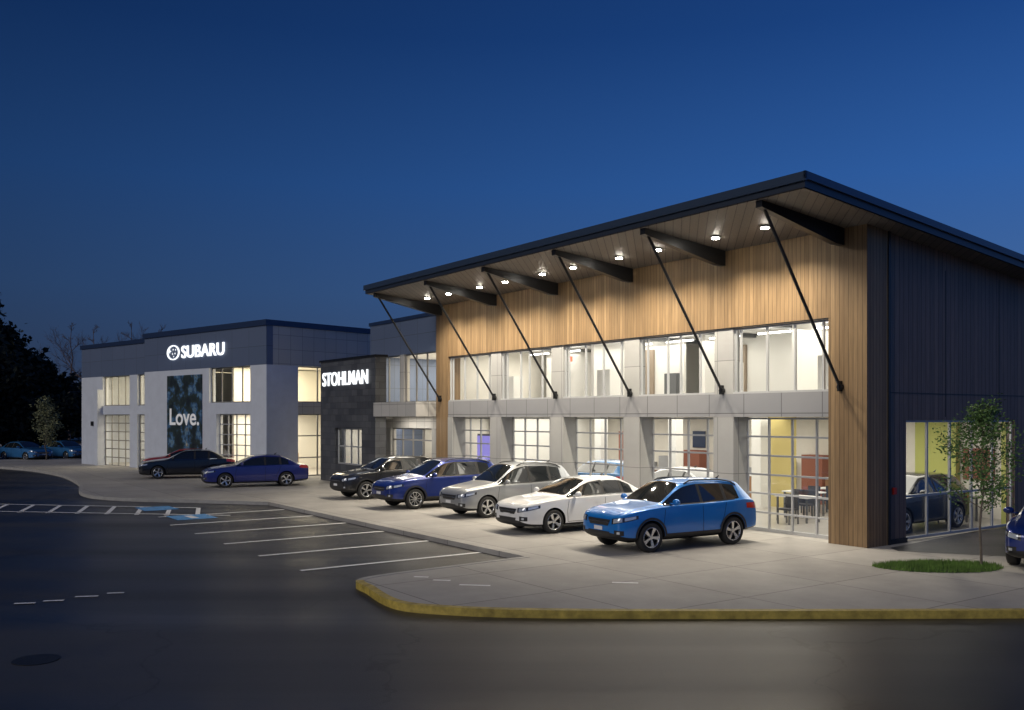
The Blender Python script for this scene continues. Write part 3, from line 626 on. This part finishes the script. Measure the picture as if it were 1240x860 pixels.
def car(loc,head,kind,pm,L=None,H=None,clad=False,rails=False,style=0,name='parked_car'):
    tab=HATCH if kind=='hatch' else SEDAN
    lift=0.055 if clad else 0.0
    L0=tab[-1][0]; L=L or L0; H0=1.60 if kind=='hatch' else 1.49; H=(H or H0)-lift*0.4
    sx=L/L0; rw=(0.355 if clad else 0.345) if kind=='hatch' else 0.33
    wf,wr=((.90,3.55) if kind=='hatch' else (.96,3.72)); wf*=sx; wr*=sx
    rows=[]
    hz=(H-.95)/(H0-.95)
    def zf(z): return (z if z<.95 else .95+(z-.95)*hz)+lift
    for (x,w,zb,w5,z5,y7,z7,z10) in tab:
        rows.append((L/2-x*sx,[(y,zf(z)) for y,z in ring(x,w,zb,w5,z5,y7,z7,z10)]))
    bm=bmesh.new(); cr=bm.edges.layers.float.new('crease_edge')
    idx=[]
    for x,rg in rows:
        right=[bm.verts.new((x,-y,z)) for y,z in rg]
        left=[right[0]]+[bm.verts.new((x,y,z)) for y,z in rg[1:-1]]+[right[-1]]
        idx.append((right,left))
    rearw=(13,14) if kind=='hatch' else (11,13)
    def mi(i,k):
        if k<=1: return 2
        if k==6:
            if 5<=i<8 or 9<=i<10 or i==11: return 1
            if i in (8,10): return 2
        if k in (8,9):
            if 5<=i<7: return 1
            if rearw[0]<=i<rearw[1]: return 1
        return 0
    for i in range(len(rows)-1):
        for side in (0,1):
            A=idx[i][side];B=idx[i+1][side]
            for k in range(10):
                q_=(A[k],A[k+1],B[k+1],B[k]) if side==0 else (A[k+1],A[k],B[k],B[k+1])
                f=bm.faces.new(q_); f.material_index=mi(i,k); f.smooth=True
    for end in (0,-1):
        Rr,Ll=idx[end]
        for k in range(10):
            vs=[]
            for v in (Rr[k],Rr[k+1],Ll[k+1],Ll[k]):
                if v not in vs: vs.append(v)
            f=bm.faces.new(vs); f.material_index=2 if k<2 else 0; f.smooth=True
    bm.normal_update()
    for e_ in bm.edges:
        if len(e_.link_faces)==2:
            a,b=e_.link_faces
            if a.material_index!=b.material_index: e_[cr]=0.55
    for i in range(len(rows)-1):
        for side in (0,1):
            for k,c_ in ((4,.3),(5,.4),(6,.45),(7,.4),(8,.35),(2,.3)):
                e_=bm.edges.get((idx[i][side][k],idx[i+1][side][k]))
                if e_ and e_[cr]<c_: e_[cr]=c_
    bmesh.ops.recalc_face_normals(bm,faces=bm.faces)
    me=bpy.data.meshes.new('tmp'); bm.to_mesh(me); bm.free()
    for m_ in (pm,M_CGL,M_BLK,M_WELL): me.materials.append(m_)
    o=bpy.data.objects.new('tmpbody',me); link(o)
    s=o.modifiers.new('s','SUBSURF'); s.levels=3; s.render_levels=3
    cuts=[]
    for xw in (L/2-wf,L/2-wr):
        cb=bmesh.new(); bmesh.ops.create_cone(cb,cap_ends=True,segments=48,radius1=rw+.05,radius2=rw+.05,depth=2.4,matrix=Matrix.Translation((xw,0,rw+.005))@Matrix.Rotation(math.pi/2,4,'X'))
        cm=bpy.data.meshes.new('c'); cb.to_mesh(cm); cb.free(); cm.materials.append(M_WELL)
        co=bpy.data.objects.new('c',cm); link(co); cuts.append(co)
        bo=o.modifiers.new('b','BOOLEAN'); bo.operation='DIFFERENCE'; bo.object=co; bo.solver='EXACT'; bo.material_mode='TRANSFER'
    bpy.context.view_layer.update()
    dg=bpy.context.evaluated_depsgraph_get()
    fm=bpy.data.meshes.new_from_object(o.evaluated_get(dg)); 
    for c_ in cuts: bpy.data.objects.remove(c_,do_unlink=True)
    bpy.data.objects.remove(o,do_unlink=True)
    fm.set_sharp_from_angle(angle=R(38))
    e=empty(name,loc,math.atan2(head[1],head[0]))
    body=bpy.data.objects.new('body',fm); link(body); body.parent=e
    bv=BVHTree.FromPolygons([v.co.copy() for v in fm.vertices],[tuple(p.vertices) for p in fm.polygons])
    PV={}
    def patch(nm,m_,nu,nv,fn,off=.004):
        V,F=PV.setdefault((nm,m_.name),([],[])); b=len(V); ok=[]
        for i in range(nu+1):
            for j in range(nv+1):
                st,dr=fn(i/nu,j/nv); hit,nrm,_,_=bv.ray_cast(st,dr,4)
                if hit is None: V.append((0,0,0.5)); ok.append(False)
                else:
                    if nrm.dot(dr)>0: nrm=-nrm
                    V.append(tuple(hit+nrm*off)); ok.append(True)
        for i in range(nu):
            for j in range(nv):
                q_=[i*(nv+1)+j,(i+1)*(nv+1)+j,(i+1)*(nv+1)+j+1,i*(nv+1)+j+1]
                if all(ok[k] for k in q_):
                    P=[Vector(V[b+k]) for k in q_]
                    if max((P[0]-P[2]).length,(P[1]-P[3]).length)<0.3: F.append(tuple(b+k for k in q_))
    def seam(pts,w=.006,m_=M_WELL,nm='panel_gaps',off=.002):
        for sd in (-1,1):
            for a,b_ in zip(pts[:-1],pts[1:]):
                a=Vector(a);b2=Vector(b_); t=(b2-a).normalized(); nn=Vector((-t.y,t.x))*w
                n_=max(2,int((b2-a).length/.06))
                def fn(i,j,a=a,b2=b2,nn=nn,sd=sd):
                    p=a.lerp(b2,i)+nn*(j*2-1); return Vector((p.x,2*sd,p.y)),Vector((0,-sd,0))
                patch(nm,m_,n_,1,fn,off)
    X=lambda x: L/2-x*sx
    z0=0.26+lift
    if kind=='hatch': fd,bp,rd,rdt=1.28,2.53,3.32,3.40
    else: fd,bp,rd,rdt=1.42,2.75,3.48,3.62
    bz=zf(tab[8][4])
    seam([(X(fd),z0+.05),(X(fd-.02),.6),(X(fd+.06),bz-.02)])
    seam([(X(bp),z0+.05),(X(bp),bz-.0)])
    seam([(X(rd-.24),.48),(X(rd-.10),.74),(X(rd),bz)])
    seam([(X(fd),z0+.05),(X(bp),z0+.05),(X(rd-.36),z0+.07)])
    seam([(X(fd+.1),bz+.015),(X(bp),bz+.022),(X(rdt+.25),zf(tab[12][4])+.02)],.011,M_BLK if kind=='hatch' else M_CHR,'belt_moulding',.006)
    for hx in (bp-.28,rd-.22): seam([(X(hx-.09),bz-.13),(X(hx+.09),bz-.125)],.014,pm,'door_handles',.03)
    if clad:
        for sd in (-1,1):
            for xw in (L/2-wf,L/2-wr):
                def fn(i,j,sd=sd,xw=xw):
                    a=-0.12+i*(math.pi+.24); r_=rw+.057+j*.055
                    return Vector((xw+r_*math.cos(a),2*sd,rw+.005+r_*math.sin(a))),Vector((0,-sd,0))
                patch('arch_cladding',M_BLK,40,1,fn,.010)
            def fn(i,j,sd=sd):
                return Vector(((L/2-wf-rw-.1)+(wf-wr+2*rw+.2)*i,2*sd,.25+lift+j*.12)),Vector((0,-sd,0))
            patch('sill_cladding',M_BLK,20,2,fn,.010)
    hz0=(.60 if kind=='hatch' else .56)+lift; ox=L/2-.9
    for sd in (-1,1):
        def mk_(t0,t1,za,zb_,zc,zd,sd=sd):
            def fn(i,j):
                th_=R(t0+(t1-t0)*i)*sd; z=(za+(zb_-za)*i)*(1-j)+(zc+(zd-zc)*i)*j
                d_=Vector((math.cos(th_),math.sin(th_),0)); return Vector((ox,0,z))+d_*2.5,-d_
            return fn
        patch('headlamps',M_HLD,16,5,mk_(29,66,hz0+.03,hz0+.16,hz0+.16,hz0+.24),.005)
        patch('headlamp_lens',M_HL,10,4,mk_(32,44,hz0+.055,hz0+.095,hz0+.15,hz0+.185),.009)
        patch('headlamp_lens',M_HL,8,3,mk_(47,62,hz0+.115,hz0+.165,hz0+.185,hz0+.225),.009)
        patch('fog_lamps',M_BLK,8,4,mk_(33,46,.37+lift,.38+lift,.50+lift,.49+lift),.005)
        patch('fog_lamp_lens',M_HL,5,4,mk_(37,41,.41+lift,.41+lift,.465+lift,.465+lift),.009)
        oxr=-L/2+.8; tz=.80+lift
        def fn(i,j,sd=sd):
            th_=R(180-(30+38*i))*sd; z=tz+.18*j*(1-.3*i)+.05*i; d_=Vector((math.cos(th_),math.sin(th_),0)); return Vector((oxr,0,z))+d_*2.5,-d_
        patch('tail_lamps',M_TL,12,4,fn,.006)
    def gr(y0,y1,za,zb_,tp=0.8):
        def fn(i,j):
            y=(y0+(y1-y0)*i)*(1-(1-tp)*abs(1-j)); return Vector((L/2+1,y,za+(zb_-za)*j)),Vector((-1,0,0))
        return fn
    gz=hz0+.005
    patch('grille',M_BLK,16,5,gr(-.44,.44,gz-.02,gz+.125),.006)
    patch('grille_bar',M_CHR,16,1,gr(-.42,.42,gz+.055,gz+.072,1),.014)
    patch('lower_grille',M_BLK,16,3,gr(-.42,.42,.33+lift,.45+lift,.9),.006)
    patch('licence_plate',M_PLATE,4,2,gr(-.16,.16,.47+lift,.56+lift,1),.02)
    patch('rear_plate',M_PLATE,4,2,lambda i,j:(Vector((-L/2-1,-.16+.32*i,.62+.11*j)),Vector((1,0,0))),.012)
    for (nm,mn),(V,F) in PV.items():
        if F: 
            ob=mesh_obj(nm,V,F,MATS[mn],e,smooth=True)
            bm=bmesh.new(); bm.from_mesh(ob.data); bmesh.ops.delete(bm,geom=[v for v in bm.verts if not v.link_faces],context='VERTS'); bm.to_mesh(ob.data); bm.free()
    wm=wheel_mesh(rw,style)
    hw=tab[8][1]
    for k,xw in enumerate((L/2-wf,L/2-wr)):
        for sd in (-1,1):
            w_=bpy.data.objects.new('wheel',wm); link(w_); w_.parent=e; w_.location=(xw,sd*(hw-.125),rw)
            w_.rotation_euler=(0,random.random(),0) if sd>0 else (0,random.random(),math.pi)
    V=[];F=[]
    BX(e,'underbody',M_WELL,-L/2+.5,L/2-.5,-.5,.5,.22,.7); flush()
    mz=bz+.09; mx_=X(fd+.28)
    for sd in (-1,1):
        bm=bmesh.new(); bmesh.ops.create_uvsphere(bm,u_segments=14,v_segments=10,radius=1,matrix=Matrix.Translation((mx_,sd*(hw+.10),mz))@Matrix.Diagonal((.075,.115,.078,1)))
        for v in bm.verts:
            if v.co.x<mx_-.03: v.co.x=mx_-.03
        bmesh.ops.create_cube(bm,size=1,matrix=Matrix.Translation((mx_,sd*(hw-.03),mz-.045))@Matrix.Diagonal((.06,.16,.035,1)))
        me=bpy.data.meshes.new('door_mirror'); bm.to_mesh(me); bm.free(); me.materials.append(pm); me.shade_smooth()
        ob=bpy.data.objects.new('door_mirror',me); link(ob); ob.parent=e
        if rails:
            yr=tab[8][5]-.04; P=[]
            for t in [i/10 for i in range(11)]:
                x=X(2.15+1.75*t); hit,_,_,_=bv.ray_cast(Vector((x,sd*yr,3)),Vector((0,0,-1)),4)
                zz=hit.z if hit else H
                P.append(Vector((x,sd*yr,zz+(.05 if 0<t<1 else 0.0))))
            for a,b_ in zip(P[:-1],P[1:]): tube(V,F,a,b_,.018,.018,6)
    if V: mesh_obj('roof_rails',V,F,M_BLK,e)
    V=[];F=[]
    hit,_,_,_=bv.ray_cast(Vector((X(3.8 if kind=='hatch' else 3.3),0,3)),Vector((0,0,-1)),4)
    if hit: tube(V,F,hit,hit+Vector((-.10,0,.07)),.03,.008,6); mesh_obj('roof_antenna',V,F,M_BLK,e)
    return e
def rotv(v,deg): a=R(deg); return (v[0]*math.cos(a)-v[1]*math.sin(a), v[0]*math.sin(a)+v[1]*math.cos(a))
P_BLUE=paint('bright_blue',(0.01,0.19,0.62),0.2,0.3); P_WHITE=paint('white',(0.74,0.75,0.76),0.0,0.3); P_SILV=paint('silver',(0.34,0.355,0.375),0.6,0.35)
P_DBLUE=paint('deep_blue',(0.010,0.03,0.20),0.3,0.3); P_GREY=paint('dark_grey',(0.028,0.029,0.032),0.4,0.3); P_BLACK=paint('black',(0.012,0.013,0.016),0.3,0.25); P_NAVY=paint('navy',(0.02,0.03,0.20),0.3,0.3); P_RED=paint('red',(0.35,0.02,0.015),0.2,0.3); P_TEAL=paint('steel_blue',(0.04,0.18,0.42),0.2,0.3)
car(W(3.25,3.45),rotv(N,-4),'hatch',P_BLUE,4.45,1.63,clad=True,rails=True)
car(W(7.45,3.05),rotv(N,-2),'sedan',P_WHITE,4.8,1.5)
car(W(11.75,2.45),rotv(N,-1),'hatch',P_SILV,4.6,1.72,rails=True)
car(W(15.5,2.9),rotv(N,-1),'hatch',P_DBLUE,4.8,1.68,clad=True,rails=True,style=1)
car(W(19.9,2.7),rotv(N,-1),'hatch',P_GREY,4.45,1.6,clad=True,rails=True)
car((-11.95,42.9,0),rotv((-1,-0.42),0),'sedan',P_NAVY,4.7,1.47)
car((-17.2,48.9,0),(-1,-0.35),'sedan',P_BLACK,4.8,1.5)
car((-18.5,51.8,0),(-1,-0.35),'hatch',P_RED,4.3,1.45)
car((-37.2,70.5,-0.12),(0.9,-0.5),'sedan',P_TEAL,4.6,1.48)
car((-35.0,72.5,-0.12),(0.9,-0.6),'sedan',P_TEAL,4.6,1.48)
car((-40.8,69.5,-0.12),(0.9,-0.5),'hatch',P_NAVY,4.4,1.6)
car(W(1.75,-4.4,0.012),N,'hatch',P_BLACK,4.5,1.6,name='display_car')
car(W(9.7,-3.3,0.012),D,'sedan',P_WHITE,4.6,1.48,name='display_car')
car(W(14.2,-3.8,0.012),D,'hatch',P_TEAL,4.4,1.55,name='display_car')
car((12.35,20.6,0.0),(-0.62,-0.78),'hatch',P_DBLUE,4.6,1.6)

# ================================================================ WORLD, FILL LIGHT, CAMERA
w=bpy.data.worlds.new('World'); scn.world=w; w.use_nodes=True; nt=w.node_tree; bg=nt.nodes['Background']
tc=nt.nodes.new('ShaderNodeTexCoord'); sp=nt.nodes.new('ShaderNodeSeparateXYZ'); nt.links.new(tc.outputs['Generated'],sp.inputs[0])
cr=nt.nodes.new('ShaderNodeValToRGB'); el=cr.color_ramp.elements
el[0].position=0.0; el[0].color=(0.050,0.072,0.140,1); el[1].position=1.0; el[1].color=(0.003,0.012,0.05,1)
for ps,c in ((0.06,(0.044,0.082,0.180)),(0.13,(0.036,0.092,0.235)),(0.24,(0.020,0.080,0.260)),(0.38,(0.008,0.043,0.170)),(0.6,(0.004,0.018,0.080))):
    x=el.new(ps); x.color=(*c,1)
nt.links.new(sp.outputs[2],cr.inputs[0])
k=math_node(nt,'MULTIPLY_ADD',sp.outputs[0],0.85,0.95); k=math_node(nt,'MAXIMUM',k,0.4)
vm=nt.nodes.new('ShaderNodeVectorMath'); vm.operation='SCALE'; nt.links.new(cr.outputs[0],vm.inputs[0]); nt.links.new(k,vm.inputs['Scale'])
sky=nt.nodes.new('ShaderNodeTexSky'); sky.sky_type='NISHITA'; sky.sun_disc=False
fill_el=R(28); sund=Vector((-0.76,-0.65)).normalized()
sky.sun_elevation=R(-4); sky.sun_rotation=math.atan2(sund.x,sund.y)
vs=nt.nodes.new('ShaderNodeVectorMath'); vs.operation='SCALE'; vs.inputs['Scale'].default_value=0.05; nt.links.new(sky.outputs[0],vs.inputs[0])
va=nt.nodes.new('ShaderNodeVectorMath'); va.operation='ADD'; nt.links.new(vm.outputs[0],va.inputs[0]); nt.links.new(vs.outputs[0],va.inputs[1])
nt.links.new(va.outputs[0],bg.inputs['Color']); bg.inputs['Strength'].default_value=1.0
sl=bpy.data.lights.new('dusk_fill','SUN'); sl.energy=1.05; sl.angle=R(30); sl.color=(1,0.93,0.85)  # broad warm fill, added in place of unseen lot lamps after sunset
so=bpy.data.objects.new('dusk_fill',sl); link(so); dirv=Vector((-sund.x*math.cos(fill_el),-sund.y*math.cos(fill_el),-math.sin(fill_el))); so.rotation_euler=dirv.to_track_quat('-Z','Y').to_euler()
cam=bpy.data.cameras.new('camera'); cam.sensor_width=36; cam.lens=36*1117/1240; cam.shift_y=75/1240; cam.clip_end=3000
co=bpy.data.objects.new('camera',cam); link(co); co.location=(0,0,3.2); co.rotation_euler=(math.pi/2,0,0); scn.camera=co
scn.view_settings.view_transform='Standard'; scn.view_settings.look='None'; scn.view_settings.exposure=0
